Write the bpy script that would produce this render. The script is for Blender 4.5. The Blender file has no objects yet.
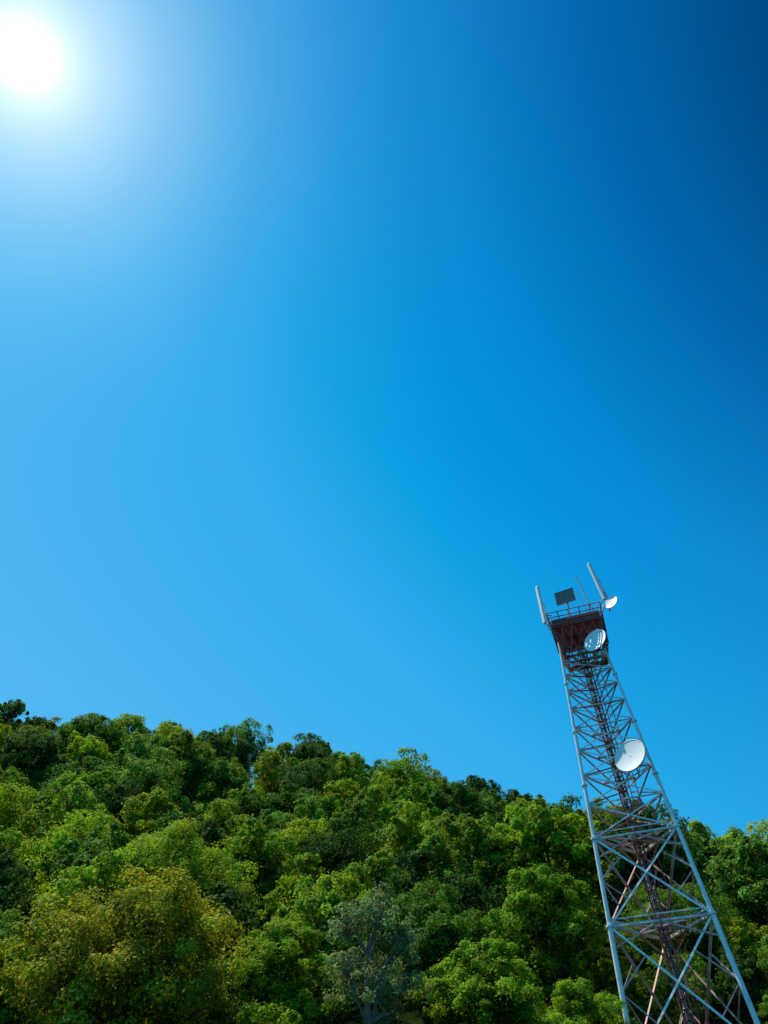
import bpy, math, random
import numpy as np
from mathutils import Vector, Matrix

random.seed(11); rng = np.random.default_rng(7)
scene = bpy.context.scene
scene.view_settings.view_transform = 'Standard'
scene.view_settings.look = 'None'
scene.view_settings.exposure = 0
COL = scene.collection

# ------------------------------------------------------------------ helpers
def s2l(c):
    c = c/255.0
    return c/12.92 if c <= 0.04045 else ((c+0.055)/1.055)**2.4
def L(r, g, b): return (s2l(r), s2l(g), s2l(b), 1)

def new_mat(name):
    m = bpy.data.materials.new(name); m.use_nodes = True
    nt = m.node_tree; nt.nodes.clear()
    out = nt.nodes.new('ShaderNodeOutputMaterial')
    return m, nt, out

def paint_mat(name, col, col2, rough=0.5, metal=0.0, scale=3.0, lo=0.45, hi=0.7, transl=0.0):
    m, nt, out = new_mat(name)
    tc = nt.nodes.new('ShaderNodeTexCoord')
    n = nt.nodes.new('ShaderNodeTexNoise'); n.inputs['Scale'].default_value = scale
    n.inputs['Detail'].default_value = 8; n.inputs['Roughness'].default_value = 0.65
    nt.links.new(tc.outputs['Object'], n.inputs['Vector'])
    r = nt.nodes.new('ShaderNodeValToRGB')
    r.color_ramp.elements[0].position = lo; r.color_ramp.elements[1].position = hi
    r.color_ramp.elements[0].color = (*col, 1); r.color_ramp.elements[1].color = (*col2, 1)
    nt.links.new(n.outputs['Fac'], r.inputs['Fac'])
    p = nt.nodes.new('ShaderNodeBsdfPrincipled')
    p.inputs['Roughness'].default_value = rough; p.inputs['Metallic'].default_value = metal
    nt.links.new(r.outputs['Color'], p.inputs['Base Color'])
    if transl > 0:
        t = nt.nodes.new('ShaderNodeBsdfTranslucent')
        nt.links.new(r.outputs['Color'], t.inputs['Color'])
        mx = nt.nodes.new('ShaderNodeMixShader'); mx.inputs[0].default_value = transl
        nt.links.new(p.outputs[0], mx.inputs[1]); nt.links.new(t.outputs[0], mx.inputs[2])
        nt.links.new(mx.outputs[0], out.inputs[0])
    else:
        nt.links.new(p.outputs[0], out.inputs[0])
    return m

M_WHITE = paint_mat('weathered_white_paint', (0.84,0.83,0.80), (0.60,0.50,0.45), 0.32, 0, 2.5, 0.5, 0.78)
M_RED   = paint_mat('red_oxide_paint', (0.42,0.080,0.060), (0.22,0.060,0.045), 0.5, 0, 4.0, 0.35, 0.7)
M_PINK  = paint_mat('faded_red_paint', (0.66,0.50,0.45), (0.40,0.18,0.14), 0.5, 0, 1.2, 0.40, 0.66)
M_GALV  = paint_mat('galvanised_steel', (0.66,0.62,0.59), (0.42,0.32,0.29), 0.45, 0.1, 2.0, 0.38, 0.72)
M_DARK  = paint_mat('dark_cable', (0.02,0.02,0.022), (0.05,0.045,0.04), 0.6, 0, 6.0)
M_PANEL = paint_mat('grey_panel', (0.17,0.145,0.125), (0.24,0.20,0.175), 0.5, 0, 5.0)
M_RIM   = paint_mat('dish_rim', (0.34,0.34,0.34), (0.22,0.22,0.22), 0.5, 0, 5.0)
M_RADOME= paint_mat('white_radome', (0.88,0.87,0.83), (0.76,0.74,0.70), 0.4, 0, 1.6, 0.5, 0.85, transl=0.06)
M_CONC  = paint_mat('concrete', (0.32,0.31,0.29), (0.22,0.21,0.19), 0.9, 0, 3.0)
M_BARK  = paint_mat('bark', (0.09,0.07,0.05), (0.04,0.03,0.022), 0.9, 0, 6.0, 0.35, 0.7)
M_BARKG = paint_mat('pale_bark', (0.26,0.24,0.20), (0.14,0.12,0.10), 0.9, 0, 6.0, 0.35, 0.7)

def leaf_mat():
    m, nt, out = new_mat('foliage')
    oi = nt.nodes.new('ShaderNodeObjectInfo')
    at = nt.nodes.new('ShaderNodeAttribute'); at.attribute_name = 'leafv'
    tc = nt.nodes.new('ShaderNodeTexCoord')
    n = nt.nodes.new('ShaderNodeTexNoise'); n.inputs['Scale'].default_value = 0.45
    n.inputs['Detail'].default_value = 3
    nt.links.new(tc.outputs['Object'], n.inputs['Vector'])
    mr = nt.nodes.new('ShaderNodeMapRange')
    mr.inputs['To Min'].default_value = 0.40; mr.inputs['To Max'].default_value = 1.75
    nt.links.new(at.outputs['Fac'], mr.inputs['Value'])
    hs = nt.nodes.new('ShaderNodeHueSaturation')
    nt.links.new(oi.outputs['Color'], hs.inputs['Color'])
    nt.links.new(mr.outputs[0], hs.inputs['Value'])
    mh = nt.nodes.new('ShaderNodeMapRange')
    mh.inputs['From Min'].default_value = 0.3; mh.inputs['From Max'].default_value = 0.7
    mh.inputs['To Min'].default_value = 0.478; mh.inputs['To Max'].default_value = 0.525
    nt.links.new(n.outputs['Fac'], mh.inputs['Value'])
    nt.links.new(mh.outputs[0], hs.inputs['Hue'])
    p = nt.nodes.new('ShaderNodeBsdfPrincipled')
    p.inputs['Roughness'].default_value = 0.6
    p.inputs['Specular IOR Level'].default_value = 0.04
    nt.links.new(hs.outputs[0], p.inputs['Base Color'])
    t = nt.nodes.new('ShaderNodeBsdfTranslucent')
    g = nt.nodes.new('ShaderNodeHueSaturation')
    g.inputs['Hue'].default_value = 0.49; g.inputs['Value'].default_value = 1.5
    nt.links.new(hs.outputs[0], g.inputs['Color'])
    nt.links.new(g.outputs[0], t.inputs['Color'])
    mx = nt.nodes.new('ShaderNodeMixShader'); mx.inputs[0].default_value = 0.30
    nt.links.new(p.outputs[0], mx.inputs[1]); nt.links.new(t.outputs[0], mx.inputs[2])
    nt.links.new(mx.outputs[0], out.inputs[0])
    return m
M_LEAF = leaf_mat()

# ------------------------------------------------------------------ terrain
HX = [-400,-200,-110,-65,-27,0,21,36,52,90,160,400]
HZ = [ 40,  52,  57, 55.5,49.3,41.2,35.0,26.0,17.0,9,6,3]
def H(x, y):
    x = np.asarray(x, float); y = np.asarray(y, float)
    h = np.interp(x, HX, HZ)
    t = np.clip((y-20)/90.0, 0, 1)
    up = t**1.3
    dn = np.clip((y-125)/260.0, 0, 1); dn = dn*dn*(3-2*dn)
    z = h*up*(1-0.9*dn)
    amp = 0.6*np.clip((y-15)/30, 0, 1)
    z = z + amp*(0.9*np.sin(x*0.13+y*0.07+1)+0.7*np.sin(x*0.071-y*0.11+2.3)+0.35*np.sin(x*0.31+0.4)*np.cos(y*0.27))
    z = z + 0.12*np.sin(x*0.4)*np.sin(y*0.37+1)
    return z
def hz(x, y): return float(H(x, y))

fine = list(np.arange(-160, 161, 3.0))
outer = [190,240,320,450,700,1100,1800,3000,5000]
xs = np.array([-v for v in reversed(outer)] + fine + outer)
ys = xs.copy()
X, Y = np.meshgrid(xs, ys)
Z = H(X, Y)
nx = len(xs)
verts = np.stack([X.ravel(), Y.ravel(), Z.ravel()], 1)
idx = np.arange(nx*nx).reshape(nx, nx)
faces = np.stack([idx[:-1,:-1].ravel(), idx[:-1,1:].ravel(), idx[1:,1:].ravel(), idx[1:,:-1].ravel()], 1)
me = bpy.data.meshes.new('ground'); me.from_pydata(verts.tolist(), [], faces.tolist())
me.polygons.foreach_set('use_smooth', [True]*len(me.polygons))
ground = bpy.data.objects.new('ground', me); COL.objects.link(ground)
m, nt, out = new_mat('undergrowth_ground')
tc = nt.nodes.new('ShaderNodeTexCoord')
n = nt.nodes.new('ShaderNodeTexNoise'); n.inputs['Scale'].default_value = 0.8; n.inputs['Detail'].default_value = 10
nt.links.new(tc.outputs['Object'], n.inputs['Vector'])
r = nt.nodes.new('ShaderNodeValToRGB')
r.color_ramp.elements[0].position = 0.35; r.color_ramp.elements[0].color = (0.010,0.018,0.004,1)
r.color_ramp.elements[1].position = 0.7; r.color_ramp.elements[1].color = (0.028,0.042,0.008,1)
nt.links.new(n.outputs['Fac'], r.inputs['Fac'])
p = nt.nodes.new('ShaderNodeBsdfPrincipled'); p.inputs['Roughness'].default_value = 1.0
p.inputs['Specular IOR Level'].default_value = 0.0
nt.links.new(r.outputs[0], p.inputs['Base Color'])
bp = nt.nodes.new('ShaderNodeBump'); bp.inputs['Strength'].default_value = 0.8; bp.inputs['Distance'].default_value = 0.3
nt.links.new(n.outputs['Fac'], bp.inputs['Height']); nt.links.new(bp.outputs[0], p.inputs['Normal'])
nt.links.new(p.outputs[0], out.inputs[0])
me.materials.append(m)

# ------------------------------------------------------------------ trees
def tube(path, radii, sides, V, F):
    path = [Vector(q) for q in path]
    base = len(V)
    for i, q in enumerate(path):
        d = (path[min(i+1, len(path)-1)] - path[max(i-1, 0)]).normalized()
        a = d.orthogonal().normalized(); b = d.cross(a)
        for k in range(sides):
            an = 2*math.pi*k/sides
            v = q + (a*math.cos(an)+b*math.sin(an))*radii[i]
            V.append(tuple(v))
    for i in range(len(path)-1):
        for k in range(sides):
            k2 = (k+1) % sides
            F.append((base+i*sides+k, base+i*sides+k2, base+(i+1)*sides+k2, base+(i+1)*sides+k))

def norm(a): return a/np.maximum(np.linalg.norm(a, axis=-1, keepdims=True), 1e-9)

def make_tree(name, seed, Ht, R, base, nl, nc, nleaf, leafL, bark=M_BARK, squash=1.0, limbs=1.0, lob=1.0, spread=1.0):
    g = np.random.default_rng(seed); rd = random.Random(seed)
    cz = base + (Ht-base)*0.5; hv = (Ht-base)*0.5
    lobes = []
    for i in range(nl):
        u = (i+0.5)/nl
        zz = 1-1.75*u + g.normal(0,0.08); zz = max(-0.8, min(0.97, zz))
        an = i*2.39996 + g.uniform(-0.5,0.5)
        rr = math.sqrt(max(0.0, 1-zz*zz))
        k = (0.58 + g.uniform(-0.12,0.14))*spread
        c = np.array([math.cos(an)*rr*R*k, math.sin(an)*rr*R*k, cz+zz*hv*0.66])
        rl = R*g.uniform(0.34,0.50)*lob
        lobes.append((c, rl))
    clumps = []
    for c, rl in lobes:
        for j in range(nc):
            d = norm(g.normal(size=3)); 
            if d[2] < -0.35 and g.random() < 0.6: d[2] = -d[2]
            rr = rl*g.uniform(0.68,1.14)
            cc = c + d*rr*np.array([1,1,0.85*squash])
            clumps.append((cc, rl*g.uniform(0.20,0.38), d))
        clumps.append((c, rl*0.75, np.array([0,0,1.0])))
        clumps.append((c, rl*0.6, np.array([0,0,1.0])))
        clumps.append((c, rl*0.5, np.array([0,0,1.0])))
    C = []; Nn = []; Lv = []
    for cc, cr, d0 in clumps:
        k = int(nleaf*g.uniform(0.6,1.3))
        d = norm(g.normal(size=(k,3)))
        flip = (d@d0 < -0.2) & (g.random(k) < 0.6); d[flip] *= -1
        rr = cr*(0.55+0.5*g.random((k,1))**0.7)
        stray = g.random((k,1)) < 0.10
        rr = np.where(stray, rr*1.5, rr)
        C.append(cc + d*rr*np.array([1,1,0.8]))
        Nn.append(norm(d*0.9 + d0*0.5 + np.array([0,0,0.45]) + g.normal(size=(k,3))*0.42))
        Lv.append(np.clip(g.normal(0.5,0.17,k)+g.normal(0,0.13),0,1))
    C = np.concatenate(C); Nn = np.concatenate(Nn); Lv = np.concatenate(Lv)
    keep = C[:,2] > base*0.6
    C, Nn, Lv = C[keep], Nn[keep], Lv[keep]
    # crown self-shading put into the leaf values: darker inside, lighter towards the outside
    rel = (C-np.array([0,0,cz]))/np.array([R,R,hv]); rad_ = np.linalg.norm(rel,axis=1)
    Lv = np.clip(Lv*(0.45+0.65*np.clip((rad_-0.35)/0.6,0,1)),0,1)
    k = len(C)
    a = norm(np.cross(Nn, g.normal(size=(k,3)))); b = np.cross(Nn, a)
    ll = leafL*g.uniform(0.6,1.35,(k,1)); ww = ll*g.uniform(0.5,0.8,(k,1))
    P = np.stack([C-a*ll/2, C+b*ww/2+a*ll*0.08, C+a*ll/2-Nn*ll*0.15, C-b*ww/2+a*ll*0.08], 1).reshape(-1,3)
    V = []; F = []
    lean = np.array([rd.uniform(-.4,.4), rd.uniform(-.4,.4)])
    r0 = 0.022*Ht+0.04
    tp = []
    nseg = 7
    for i in range(nseg+1):
        t = i/nseg
        tp.append((lean[0]*t + 0.12*math.sin(t*5+seed), lean[1]*t+0.12*math.cos(t*4+seed)-0.12*math.cos(seed), -0.6+(Ht*0.85+0.6)*t))
    tube(tp, [r0*(1.35 if i==0 else 1)*(1-0.85*i/nseg) for i in range(nseg+1)], 8, V, F)
    for c, rl in lobes:
        zt = min(max(base*0.7, c[2]-abs(rl)*1.3-rd.uniform(0,1)), Ht*0.75)
        t = (zt+0.6)/(Ht*0.85+0.6)
        i = min(int(t*nseg), nseg-1); f = t*nseg-i
        s = Vector(tp[i]).lerp(Vector(tp[i+1]), f)
        e = Vector(c); mid = s.lerp(e, 0.5) + Vector((rd.uniform(-.2,.2), rd.uniform(-.2,.2), -0.15*(e-s).length*0.6))
        rr = r0*0.42
        tube([s, mid, e], [rr, rr*0.65, rr*0.35], 6, V, F)
        for q in range(int(5*limbs)):
            d = norm(g.normal(size=3)); d[2] = abs(d[2])*0.7
            e2 = e + Vector(tuple(d*rl*1.05))
            m2 = e.lerp(e2,0.5)+Vector((rd.uniform(-.1,.1),rd.uniform(-.1,.1),0.1))
            tube([mid.lerp(e,0.6), m2, e2], [rr*0.35, rr*0.22, rr*0.08], 4, V, F)
    nb = len(V); nbf = len(F)
    allV = np.concatenate([np.array(V), P])
    me = bpy.data.meshes.new(name)
    q = np.arange(k*4).reshape(k,4)+nb
    me.from_pydata(allV.tolist(), [], F + q.tolist())
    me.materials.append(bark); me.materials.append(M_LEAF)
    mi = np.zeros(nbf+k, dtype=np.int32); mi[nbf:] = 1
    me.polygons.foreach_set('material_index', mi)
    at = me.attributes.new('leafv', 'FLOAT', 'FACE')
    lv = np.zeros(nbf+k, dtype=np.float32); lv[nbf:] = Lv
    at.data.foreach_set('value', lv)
    me.update()
    return me

far = [
 make_tree('far_tree_a', 1, 9.8, 3.6, 1.8, 9, 15, 95, 0.26),
 make_tree('far_tree_b', 2, 9.0, 3.8, 1.6, 8, 16, 95, 0.26, lob=1.1),
 make_tree('far_tree_c', 3, 10.6, 3.2, 2.0, 10, 14, 95, 0.25),
 make_tree('far_tree_d', 4, 9.4, 3.1, 1.6, 7, 17, 95, 0.24, lob=1.2),
 make_tree('far_tree_e', 5, 10.2, 4.1, 2.0, 12, 14, 90, 0.26),
 make_tree('far_tree_f', 6, 8.2, 3.1, 1.2, 8, 15, 95, 0.24, lob=1.1),
 make_tree('far_tree_g', 8, 9.6, 3.3, 1.8, 8, 16, 90, 0.25, lob=1.15),
 make_tree('far_tree_h', 9, 9.8, 3.4, 1.6, 6, 22, 90, 0.24, lob=1.35),
]
near = [
 make_tree('near_tree_a', 11, 9.0, 4.5, 2.0, 14, 22, 170, 0.145, limbs=2),
 make_tree('near_tree_b', 12, 9.4, 3.6, 1.6, 12, 20, 180, 0.15, limbs=2),
 make_tree('near_tree_c', 13, 8.6, 3.1, 1.2, 9, 22, 170, 0.15, limbs=2),
]
wispy = make_tree('wispy_tree', 21, 9.6, 2.3, 2.2, 12, 14, 60, 0.13, bark=M_BARKG, limbs=3)

TX, TY = 11.8, 38.5
GREENS = [ (0.150,0.275,0.014), (0.190,0.310,0.014), (0.120,0.235,0.018), (0.235,0.340,0.014),
           (0.140,0.260,0.030), (0.050,0.110,0.014), (0.195,0.310,0.020), (0.245,0.325,0.012), (0.078,0.165,0.018), (0.060,0.125,0.020)]
def put(me, name, x, y, s, col, parent=None, rz=None, sz=1.0):
    o = bpy.data.objects.new(name, me); COL.objects.link(o)
    o.location = (x, y, hz(x, y)-0.15)
    o.rotation_euler = (random.uniform(-.06,.06), random.uniform(-.06,.06), random.uniform(0, 6.28) if rz is None else rz)
    o.scale = (s, s, s*sz)
    o.color = (*col, 1)
    if parent: o.parent = parent
    return o

handmade = [
 (near[0], 'autumn_tinted_tree', -10.2, 30.5, 0.98, (0.270,0.275,0.014), 0.3, 0.94),
 (near[1], 'broadleaf_tree', -17.5, 35.0, 0.84, (0.140,0.260,0.016), 1.0, 0.92),
 (wispy,   'grey_leaved_tree', -1.4, 33.5, 0.92, (0.190,0.260,0.075), 0.0, 1.0),
 (near[2], 'broadleaf_tree', 3.6, 36.5, 0.84, (0.200,0.330,0.016), 2.0, 0.9),
 (near[1], 'broadleaf_tree', -5.4, 37.0, 0.78, (0.210,0.310,0.014), 4.0, 0.88),
 (near[2], 'broadleaf_tree', 7.4, 44.5, 1.05, (0.175,0.300,0.016), 3.3, 1.0),
 (near[1], 'broadleaf_tree', 0.6, 43.0, 0.90, (0.110,0.210,0.018), 5.1, 0.95),
 (near[0], 'broadleaf_tree', 15.5, 48.5, 0.80, (0.110,0.210,0.016), 2.2, 1.0),
 (near[2], 'broadleaf_tree', 6.5, 35.6, 0.62, (0.230,0.360,0.018), 1.2, 0.95),
 (near[0], 'broadleaf_tree', -13.0, 46.5, 0.95, (0.240,0.340,0.014), 4.4, 1.05),
]
taken = []
for me_, nm, x, y, s, c, rz, sz in handmade:
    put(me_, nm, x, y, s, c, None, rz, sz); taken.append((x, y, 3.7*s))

forest = bpy.data.objects.new('hillside_forest', None); COL.objects.link(forest)
cnt = 0
y = 30.0; row = 0
while y < 124:
    sp = 6.7 + (y-30)*0.004
    x = -118 + (row % 2)*sp*0.5
    while x < 105:
        px = x + random.uniform(-1.7,1.7); py = y + random.uniform(-1.4,1.4)
        x += sp
        if abs(px) > 0.85*py + 22: continue
        if math.hypot(px-TX, py-TY) < 7.0: continue
        if abs(px-TX) < 12 and py < TY+4: continue
        if any(math.hypot(px-a, py-b) < r for a, b, r in taken): continue
        s = random.choice((0.80,0.90,0.98,1.0,1.05,1.12))*random.uniform(0.95,1.05)
        if py < 37: s *= 0.62
        elif py < 46: s *= 0.85
        c = random.choice(GREENS); f = random.uniform(0.8,1.15)
        c = tuple(v*f for v in c)
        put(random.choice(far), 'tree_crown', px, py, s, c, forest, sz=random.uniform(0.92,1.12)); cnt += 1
    y += sp*0.9; row += 1
# low scrub on the slope behind the tower and between the first rows
for (x,y,s) in ((13.5,44.0,.48),(16.6,43.2,.52),(19.4,42.0,.55),(22.3,41.0,.6),(21.5,45.5,.7),(18.2,46.0,.6),(11.0,45.6,.5),(24.5,44.5,.75),
                (25.5,40.0,.6),(17.0,40.5,.34),(19.6,38.8,.38),(22.5,37.5,.45),(9.0,40.8,.36),(26.8,47.5,.8),
                (-8,36,.5),(-3,38.5,.5),(2,39.5,.5),(-13,38.5,.5),(-20,40,.5),(-2.5,36.5,.4),(5,39.8,.45)):
    c = random.choice(GREENS); put(random.choice(far), 'tree_crown', x, y, s, tuple(v*0.9 for v in c), forest, sz=random.uniform(.9,1.1))
print('forest trees', cnt)

# ------------------------------------------------------------------ tower
az = math.atan2(TX, TY)
Rv = Vector((math.cos(az), -math.sin(az), 0)); Tv = Vector((-math.sin(az), -math.cos(az), 0)); U = Vector((0,0,1))
def W(r, t, z): return Vector((TX,TY,0)) + Rv*r + Tv*t + U*z
class Acc:
    def __init__(s): s.V=[]; s.F=[]
parts = {}
def acc(k): return parts.setdefault(k, Acc())
def pipe(k, p, q, r, sides=10, r2=None):
    a = acc(k); tube([p,q],[r, r2 if r2 is not None else r], sides, a.V, a.F)
    n_ = len(a.V)
    a.F.append(tuple(range(n_-sides, n_))); a.F.append(tuple(reversed(range(n_-2*sides, n_-sides))))
def angle(k, p, q, w, t=0.012, flip=1):
    """steel L section between p and q"""
    a = acc(k); p=Vector(p); q=Vector(q); d=(q-p).normalized()
    up = U if abs(d.z) < 0.95 else Rv
    s = d.cross(up).normalized(); n2 = s.cross(d).normalized()*flip
    prof = [(0,0),(w,0),(w,t),(t,t),(t,w),(0,w)]
    b = len(a.V)
    for base in (p,q):
        for (i,j) in prof:
            a.V.append(tuple(base + s*(i-w/2) + n2*(j-w/2)))
    for i in range(6):
        j=(i+1)%6
        a.F.append((b+i,b+j,b+6+j,b+6+i))
    a.F.append(tuple(b+i for i in range(6))[::-1]); a.F.append(tuple(b+6+i for i in range(6)))
def box(k, c, hr, ht, hzv, R_=None, T_=None, U_=None):
    a = acc(k); b=len(a.V); R_=R_ or Rv; T_=T_ or Tv; U_=U_ or U
    for i in (-1,1):
        for j in (-1,1):
            for l in (-1,1):
                a.V.append(tuple(Vector(c)+R_*(i*hr)+T_*(j*ht)+U_*(l*hzv)))
    for f in ((0,1,3,2),(4,6,7,5),(0,4,5,1),(2,3,7,6),(0,2,6,4),(1,5,7,3)):
        a.F.append(tuple(b+i for i in f))

def wz(z): return 4.95 - 0.138*(z-7.2)
def ctr(z): return 0.12-0.50*(z-7)/19
def leg(i, z):
    w = wz(z); sh = ctr(z)
    return [W(sh-w/2, w*0.2887, z), W(sh+w/2, w*0.2887, z), W(sh, -w*0.577, z)][i]
ZB, ZT = 3.4, 26.0
for i in range(3):
    k = 'legs' if i < 2 else 'rear_leg'
    zs = [ZB, 10.4, 14.3, 17.0, 20, 23, ZT]
    for a_, b_ in zip(zs[:-1], zs[1:]):
        rr = 0.118 - 0.0022*(a_-ZB)
        pipe(k, leg(i,a_), leg(i,b_), rr, 12)
        if a_ > ZB:
            d = (leg(i,b_)-leg(i,a_)).normalized()
            pipe('flanges', leg(i,a_)-d*0.045, leg(i,a_)+d*0.045, rr*1.75, 12)
    f = leg(i, ZB); g_ = hz(f.x, f.y)
    base = leg(i, max(g_, ZB))
    pipe('footings', (base.x, base.y, g_-0.8), (base.x, base.y, g_+0.35), 0.55, 16)
levels = [5.2, 8.0, 10.4, 12.5, 14.3, 16.0, 17.5, 18.9, 20.2, 21.4, 22.5, 23.5, 24.4, 25.2]
heavy = (5.2, 10.4, 14.3)
for li, z in enumerate(levels):
    ww = 0.13 if z in heavy else 0.075
    for i in range(3):
        j = (i+1)%3
        if z in (8.0, 12.5) : continue
        angle('horizontal_members', leg(i,z), leg(j,z), ww, 0.014)
        if z in heavy:
            angle('horizontal_members', leg(i,z+0.28), leg(j,z+0.28), 0.07, 0.012)
    if z < 21 and z not in (8.0, 12.5):
        mids = [(leg(i,z)+leg((i+1)%3,z))*0.5 for i in range(3)]
        for i in range(3):
            angle('plan_bracing', mids[i]+U*0.03, mids[(i+1)%3]+U*0.03, 0.075, 0.012)
        if z in heavy:
            cc = W(ctr(z),0,z)
            for i in range(3):
                angle('plan_bracing', mids[i]-U*0.03, cc-U*0.03, 0.08, 0.012)
                angle('plan_bracing', leg(i,z)+U*0.06, cc+U*0.05, 0.08, 0.012)
                angle('plan_bracing', leg(i,z-0.9), mids[i]-U*0.05, 0.065, 0.012)
                angle('plan_bracing', leg((i+1)%3,z-0.9), mids[i]-U*0.05, 0.065, 0.012)
            for q in range(9):
                box('rest_platform', W(ctr(z)+0.55, -0.75+q*0.09, z+0.12), 0.55, 0.02, 0.012)
for li in range(len(levels)-1):
    z0, z1 = levels[li], levels[li+1]
    for i in range(3):
        j=(i+1)%3
        n_ = (leg(j,z0)-leg(i,z0)).cross(U).normalized()*0.03
        kk = ('diagonals' if z0 < 19 else 'upper_diagonals') if i==0 else 'rear_diagonals'
        k2_ = kk if i==0 else ('rear_diagonals' if i==1 else 'rear_red_diagonals')
        if z0 < 14.0:
            if z0 in heavy:
                z2 = levels[li+2]
                angle(kk, leg(i,z0)+n_, leg(j,z2)+n_, 0.095)
                angle(k2_, leg(j,z0)-n_, leg(i,z2)-n_, 0.095, flip=-1)
                A=leg(i,z0).lerp(leg(j,z2),0.27); B=leg(j,z0).lerp(leg(i,z2),0.27)
                h_=z2-z0
                angle('redundants', A, leg(i,z0+h_*0.5), 0.06, 0.01); angle('redundants', B, leg(j,z0+h_*0.5), 0.06,0.01)
                A=leg(j,z0).lerp(leg(i,z2),0.75); B=leg(i,z0).lerp(leg(j,z2),0.75)
                angle('redundants', A, leg(i,z0+h_*0.5), 0.06, 0.01); angle('redundants', B, leg(j,z0+h_*0.5), 0.06,0.01)
        else:
            angle(kk, leg(i,z0)+n_, leg(j,z1)+n_, 0.062)
            angle(k2_, leg(j,z0)-n_, leg(i,z1)-n_, 0.062, flip=-1)
        c = leg(i,z0); d = (leg(j,z0)-c).normalized()
        if z0 not in (8.0,12.5): box('gussets', c + d*0.2, 0.14, 0.008, 0.13, d, d.cross(U).normalized(), U)
# central cable ladder (follows the slight offset of the mast axis)
zb = hz(TX,TY)-0.2
ZC = 26.5
def Cc(r,t,z): return W(r+ctr(z),t,z)
for sx in (-0.2,0.2):
    pipe('cable_ladder', Cc(sx,-0.1,zb), Cc(sx,-0.1,ZC), 0.05, 4)
    pipe('cable_ladder', Cc(sx,-0.45,zb), Cc(sx,-0.45,ZC), 0.04, 4)
z = zb+0.4
while z < ZC-0.2:
    box('cable_ladder', Cc(0,-0.1,z), 0.18, 0.025, 0.025)
    z += 0.4
z = zb+0.4; sgn=1
while z < ZC-1.0:
    angle('cable_ladder', Cc(-0.2,-0.13,z), Cc(-0.2,-0.42,z+0.5), 0.03); angle('cable_ladder', Cc(0.2,-0.13,z), Cc(0.2,-0.42,z+0.5), 0.03)
    angle('cable_ladder', Cc(-0.2*sgn,-0.5,z), Cc(0.2*sgn,-0.5,z+0.5), 0.03); sgn=-sgn
    z += 0.5
for kx in range(4):
    x0 = -0.11+kx*0.06
    prev = None
    zz = zb
    while zz < ZC-0.1:
        nz = min(zz+1.8, ZC-0.1)
        p0 = prev or Cc(x0, 0.0, zz); p1 = Cc(x0+random.uniform(-.012,.012), 0.0, nz)
        pipe('feeder_cables', p0, p1, 0.018, 6); prev = p1; zz = nz
for sx in (0.42,0.78):
    pipe('climbing_ladder', Cc(sx,-0.5,zb), Cc(sx*0.9,-0.35,ZC), 0.022, 6)
z = zb+0.3
while z < ZC-0.2:
    t=(z-zb)/(ZC-zb)
    pipe('climbing_ladder', Cc(0.42*(1-.1*t),-0.5+.15*t,z), Cc(0.78*(1-.1*t),-0.5+.15*t,z), 0.012, 5); z += 0.33
# head frame + platform
HS = -0.45
PX = -0.25
def sq(h, z): return [W(-h+PX,h,z+HS), W(h+PX,h,z+HS), W(h+PX,-h,z+HS), W(-h+PX,-h,z+HS)]
lo = sq(1.14, 25.3); mi_ = sq(1.48, 26.9); hi_ = sq(1.62, 27.85)
for i in range(4):
    j=(i+1)%4
    angle('head_frame', lo[i], lo[j], 0.14, 0.02); angle('head_frame', mi_[i], mi_[j], 0.18, 0.03)
    pipe('head_frame', lo[i], mi_[i], 0.07, 8)
    N = 5
    for q in range(N):
        a0=lo[i].lerp(lo[j],q/N); a1=lo[i].lerp(lo[j],(q+1)/N); b0=mi_[i].lerp(mi_[j],q/N); b1=mi_[i].lerp(mi_[j],(q+1)/N)
        angle('head_frame', a0,b1,0.075); angle('head_frame', a1,b0,0.075,flip=-1)
        pipe('railing', b0, hi_[i].lerp(hi_[j],q/N), 0.032, 6)
    for q in range(20):
        pipe('railing', mi_[i].lerp(mi_[j],q/20), mi_[i].lerp(mi_[j],q/20).lerp(hi_[i].lerp(hi_[j],q/20),0.66), 0.012, 4)
    for f in (0.33,0.66,1.0):
        pipe('railing', mi_[i].lerp(hi_[i],f), mi_[j].lerp(hi_[j],f), 0.03, 6)
    d=(mi_[j]-mi_[i]).normalized(); c=(mi_[i]+mi_[j])*0.5+U*0.3
    box('toe_boards', c, 1.43, 0.012, 0.2, d, d.cross(U), U)
for q in range(9):
    box('deck', W(-1.38+q*0.345+PX,0,26.93+HS), 0.05, 1.43, 0.06)
for q in range(30):
    box('deck', W(PX,-1.40+q*0.0963,27.02+HS), 1.46, 0.03, 0.012)
for q in range(4):
    box('deck', W(PX,-1.0+q*0.67,25.4+HS), 1.12, 0.05, 0.06)
box('equipment_cabinet', W(-0.75,-0.2,27.55+HS), 0.35,0.25,0.5); box('equipment_cabinet', W(0.4,-0.4,27.45+HS), 0.3,0.25,0.4)
pipe('masts', W(0.95,1.2,26.7), W(0.40,1.2,29.9), 0.045, 8)
pipe('masts', W(0.70,0.9,26.7), W(0.20,0.9,29.0), 0.03, 8)
pipe('masts', W(0.95,-1.0,26.7), W(0.95,-1.0,29.0), 0.03, 8)
pipe('masts', W(-0.5,0.6,26.7), W(-0.5,0.6,28.9), 0.045, 8)
pipe('masts', W(-1.45,-1.2,26.7), W(-1.45,-1.2,28.7), 0.03, 8)
for z in (26.7, 27.4):
    pipe('outriggers', W(-1.6,1.3,z), W(-2.0,1.32,z+0.1), 0.04, 8)
pipe('outriggers', W(1.2,1.2,26.7), W(1.8,1.1,27.8), 0.05, 8)
pipe('outriggers', W(1.2,1.3,27.4), W(1.75,1.1,28.0), 0.04, 8)
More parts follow.
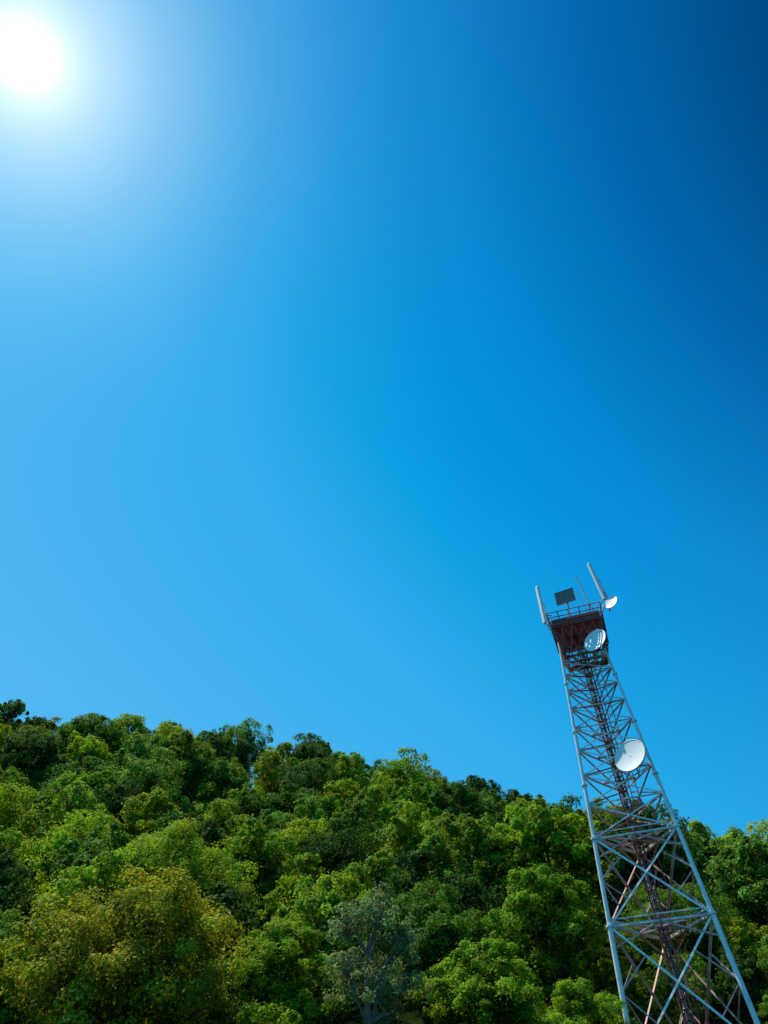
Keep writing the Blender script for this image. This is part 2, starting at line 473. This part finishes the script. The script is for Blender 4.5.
pipe('outriggers', W(1.8,1.1,27.0), W(1.8,1.1,28.4), 0.05, 8)
mats = dict(legs=M_WHITE, rear_leg=M_PINK, flanges=M_WHITE, footings=M_CONC, horizontal_members=M_GALV, plan_bracing=M_PINK,
  diagonals=M_WHITE, upper_diagonals=M_GALV, rear_diagonals=M_PINK, rear_red_diagonals=M_RED, redundants=M_PINK, gussets=M_GALV,
  cable_ladder=M_RED, feeder_cables=M_DARK, climbing_ladder=M_RED, head_frame=M_RED, railing=M_RED, toe_boards=M_RED,
  deck=M_RED, equipment_cabinet=M_PANEL, masts=M_GALV, outriggers=M_GALV, rest_platform=M_RED)
def build(name, a, mat, parent, smooth=False):
    me=bpy.data.meshes.new(name); me.from_pydata([tuple(v) for v in a.V],[],a.F); me.materials.append(mat); me.update()
    o=bpy.data.objects.new(name,me); COL.objects.link(o); o.parent=parent
    return o
tower = bpy.data.objects.new('lattice_communication_tower', None); COL.objects.link(tower)
for k,a in parts.items(): build(k, a, mats[k], tower)

# ------------------------------------------------------------------ dishes
def lathe(profile, seg=48):
    V=[];F=[]
    for r_,z_ in profile:
        for k in range(seg):
            an=2*math.pi*k/seg; V.append((r_*math.cos(an), r_*math.sin(an), z_))
    for i in range(len(profile)-1):
        for k in range(seg):
            k2=(k+1)%seg; F.append((i*seg+k,i*seg+k2,(i+1)*seg+k2,(i+1)*seg+k))
    return V,F
def dish(pos, rad, n, mount):
    n = n.normalized()
    e = bpy.data.objects.new('microwave_dish', None); COL.objects.link(e)
    e.matrix_world = Matrix.Translation(pos) @ n.to_track_quat('Z','Y').to_matrix().to_4x4()
    mwm = e.matrix_world.copy()
    def part(name, prof, mat, smooth=False):
        V,F = lathe(prof)
        me=bpy.data.meshes.new(name); me.from_pydata(V,[],F); me.materials.append(mat)
        if smooth: me.polygons.foreach_set('use_smooth',[True]*len(F))
        o=bpy.data.objects.new(name,me); COL.objects.link(o); o.parent=e
    part('dish_face', [(0.001,-0.06*rad)]+[(rad*0.94*t, -0.06*rad*(1-t*t)) for t in (0.2,0.4,0.6,0.8,0.92,1.0)], M_RADOME, True)
    part('rim', [(rad*0.94,-0.005*rad),(rad*0.945,0.02*rad),(rad*0.985,0.02*rad),(rad*1.0,0.01*rad),(rad*1.0,-0.06*rad)], M_WHITE)
    part('rim_band', [(rad*1.0,-0.03*rad),(rad*1.02,-0.03*rad),(rad*1.02,-0.055*rad),(rad*1.0,-0.055*rad)], M_RIM)
    part('reflector_back', [(rad*1.0,-0.06*rad),(rad*0.97,-0.1*rad)]+[(rad*t,-0.1*rad-rad*0.18*(1-t*t)) for t in (0.85,0.7,0.5,0.3,0.15)]+[(rad*0.14,-0.42*rad),(0.001,-0.42*rad)], M_WHITE)
    part('feed_cap', [(0.001,-0.035*rad),(rad*0.03,-0.04*rad),(rad*0.035,-0.059*rad)], M_RADOME)
    a=Acc(); back_p = mwm @ Vector((0,0,-0.4*rad))
    def pp(p,q,r):
        tube([p,q],[r,r],8,a.V,a.F)
    for off in (-0.18,0.18):
        pp(back_p+U*off*rad*1.2, Vector(mount)+U*off*rad*1.6, 0.03)
    pp(Vector(mount)-U*rad*0.7, Vector(mount)+U*rad*0.7, 0.045)
    pp(mwm @ Vector((rad*0.6,0,-0.25*rad)), Vector(mount)-U*rad*0.6, 0.02)
    me=bpy.data.meshes.new('mount'); inv=mwm.inverted()
    me.from_pydata([tuple(inv@Vector(v)) for v in a.V],[],a.F); me.materials.append(M_GALV)
    o=bpy.data.objects.new('mount',me); COL.objects.link(o); o.parent=e
    return e
nd = (Tv*0.86 - Rv*0.44 + U*0.24)
dish(W(0.66, 1.75, 17.85), 0.90, nd, W(0.85, 1.05, 17.6))
dish(W(0.50, 1.75, 24.85), 0.74, nd, W(0.68, 0.95, 24.8))
dish(W(1.98, 1.45, 27.35), 0.46, nd, W(1.82, 1.1, 27.4))

# ------------------------------------------------------------------ panel antennas
def panel_antenna(pos, h, w, d, tilt, face):
    e=bpy.data.objects.new('panel_antenna',None); COL.objects.link(e); e.location=pos
    yaw=math.atan2(face.y,face.x)
    e.rotation_euler=(0,0,yaw); 
    seg=16; V=[];F=[]
    prof=[]
    for k in range(seg):
        an=2*math.pi*k/seg; cx=math.cos(an); sy=math.sin(an)
        prof.append((math.copysign(abs(cx)**0.5,cx)*d/2, math.copysign(abs(sy)**0.6,sy)*w/2))
    for zi,sc in ((0,0.8),(0.04,1),(h-0.05,1),(h,0.75)):
        for x_,y_ in prof: V.append((x_*sc+tilt*zi,y_*sc,zi))
    for i in range(3):
        for k in range(seg):
            k2=(k+1)%seg; F.append((i*seg+k,i*seg+k2,(i+1)*seg+k2,(i+1)*seg+k))
    F.append(tuple(range(seg))[::-1]); F.append(tuple(range(3*seg,4*seg)))
    me=bpy.data.meshes.new('antenna_body'); me.from_pydata(V,[],F); me.materials.append(M_RADOME)
    o=bpy.data.objects.new('antenna_body',me); COL.objects.link(o); o.parent=e
    a=Acc()
    tl=lambda z_: tilt*z_
    tube([(-d*1.3+tl(-0.5),0,-0.5),(-d*1.3+tl(h*.6),0,h*0.6)],[0.035,0.035],8,a.V,a.F)
    for z_ in (h*0.12,h*0.52): tube([(-d*1.3+tl(z_),0,z_),(tl(z_),0,z_)],[0.03,0.03],6,a.V,a.F)
    tube([(0,0.04,0),(-d,0.04,-0.4),(-d*1.3,0.04,-0.9)],[0.015]*3,6,a.V,a.F)
    me=bpy.data.meshes.new('mounting_pole'); me.from_pydata([tuple(v) for v in a.V],[],a.F); me.materials.append(M_GALV)
    o=bpy.data.objects.new('mounting_pole',me); COL.objects.link(o); o.parent=e
panel_antenna(W(-2.08,1.3,26.95), 2.8, 0.30, 0.17, 0.0, (Tv*0.6-Rv*0.8))
panel_antenna(W(1.72,1.1,27.8), 2.8, 0.28, 0.17, 0.14, (-Rv*0.9+Tv*0.44))
e=bpy.data.objects.new('flat_panel_antenna',None); COL.objects.link(e)
parts={}
Uu=(U*0.95+Tv*0.1).normalized(); Rr=(Rv*0.97+U*0.08+Tv*0.2); Rr=(Rr-Uu*Rr.dot(Uu)).normalized(); Tt=Rr.cross(Uu).normalized()
c0=W(-0.55,0.85,28.85)
box('panel', c0, 0.56,0.05,0.38,Rr,Tt,Uu)
for s_ in (-1,1):
    box('panel_frame', c0+Rr*s_*0.585, 0.025,0.07,0.43,Rr,Tt,Uu)
    box('panel_frame', c0+Uu*s_*0.405, 0.56,0.07,0.025,Rr,Tt,Uu)
    box('panel_frame', c0+Rr*s_*0.19, 0.012,0.06,0.378,Rr,Tt,Uu)
pipe('panel_stay', W(-0.5,0.6,27.9), c0-Tv*0.08, 0.03, 6)
for k,aa in parts.items(): build(k,aa, M_PANEL if k=='panel' else M_RIM, e)

# ------------------------------------------------------------------ sky, sun
SUN = Vector((-0.3556, 0.2307, 0.9057)).normalized()
w = bpy.data.worlds.new('World'); scene.world = w; w.use_nodes = True
nt = w.node_tree; nt.nodes.clear()
out = nt.nodes.new('ShaderNodeOutputWorld'); bg = nt.nodes.new('ShaderNodeBackground')
sky = nt.nodes.new('ShaderNodeTexSky'); sky.sky_type='NISHITA'; sky.sun_disc=False
sky.sun_elevation=math.radians(64.9); sky.sun_rotation=math.radians(-57)
sky.air_density=1.0; sky.dust_density=0.2; sky.ozone_density=4.0
tc = nt.nodes.new('ShaderNodeTexCoord')
def vm(op, a=None, b=None, c=None):
    n=nt.nodes.new('ShaderNodeVectorMath'); n.operation=op
    for i,v in enumerate((a,b,c)):
        if v is None: continue
        if hasattr(v,'is_linked'): nt.links.new(v,n.inputs[i])
        else: n.inputs[i].default_value=v
    return n
def mt(op,a=None,b=None):
    n=nt.nodes.new('ShaderNodeMath'); n.operation=op
    for i,v in enumerate((a,b)):
        if v is None: continue
        if hasattr(v,'is_linked'): nt.links.new(v,n.inputs[i])
        else: n.inputs[i].default_value=v
    return n
D = vm('NORMALIZE', tc.outputs['Generated']).outputs[0]
s_ = vm('DOT_PRODUCT', D, (1,0,0.9)).outputs['Value']
ramp = nt.nodes.new('ShaderNodeValToRGB')
st = [(0.0,(80,184,246)),(0.46,(50,174,242)),(0.66,(10,162,234)),(0.80,(0,150,226)),(0.92,(0,137,216)),(1.04,(0,116,192)),(1.12,(0,98,170)),(1.20,(0,76,138)),(1.3,(0,58,112))]
cr=ramp.color_ramp
cr.elements[0].position=0; cr.elements[0].color=L(*st[0][1]); cr.elements[1].position=st[-1][0]/1.4; cr.elements[1].color=L(*st[-1][1])
for p_,c_ in st[1:-1]:
    el=cr.elements.new(p_/1.4); el.color=L(*c_)
nt.links.new(mt('DIVIDE', s_, 1.4).outputs[0], ramp.inputs['Fac'])
nish = vm('MULTIPLY', sky.outputs[0], (0.0001,0.004,0.005)).outputs[0]
col = vm('MULTIPLY_ADD', ramp.outputs['Color'], (0.92,0.94,0.92), nish).outputs[0]
sep = nt.nodes.new('ShaderNodeSeparateXYZ'); nt.links.new(D, sep.inputs[0])
hzn = mt('POWER', mt('SUBTRACT', 1.0, mt('MAXIMUM', sep.outputs['Z'], 0.0).outputs[0]).outputs[0], 3.0).outputs[0]
hs_ = vm('SCALE', (0.05,0.10,0.06)); nt.links.new(hzn, hs_.inputs['Scale'])
col = vm('ADD', col, hs_.outputs[0]).outputs[0]
g = mt('MAXIMUM', vm('DOT_PRODUCT', D, tuple(SUN)).outputs['Value'], 0.0).outputs[0]
for N,c_ in ((3000,(0.9,0.6,0.4)),(600,(0.34,0.26,0.16)),(150,(0.32,0.23,0.11)),(50,(0.22,0.18,0.09)),(18,(0.045,0.075,0.05))):
    pw = mt('POWER', g, float(N)).outputs[0]
    sc = vm('SCALE', c_); nt.links.new(pw, sc.inputs['Scale'])
    col = vm('ADD', col, sc.outputs[0]).outputs[0]
nt.links.new(col, bg.inputs['Color']); bg.inputs['Strength'].default_value=1.0
nt.links.new(bg.outputs[0], out.inputs[0])

sl = bpy.data.lights.new('sun','SUN'); sl.energy=5.0; sl.angle=math.radians(0.5); sl.color=(1.0,0.95,0.84)
so = bpy.data.objects.new('sun', sl); COL.objects.link(so); so.rotation_euler = SUN.to_track_quat('Z','Y').to_euler(); so.location=(-40,20,90)

# ------------------------------------------------------------------ camera
cam = bpy.data.cameras.new('camera'); co = bpy.data.objects.new('camera', cam); COL.objects.link(co)
cam.sensor_fit='VERTICAL'; cam.sensor_height=36; cam.lens=26.0; cam.clip_end=12000
co.matrix_world = Matrix.Translation((0,0,1.6)) @ Matrix.Rotation(math.radians(133),4,'X') @ Matrix.Rotation(math.radians(-3),4,'Z')
scene.camera = co
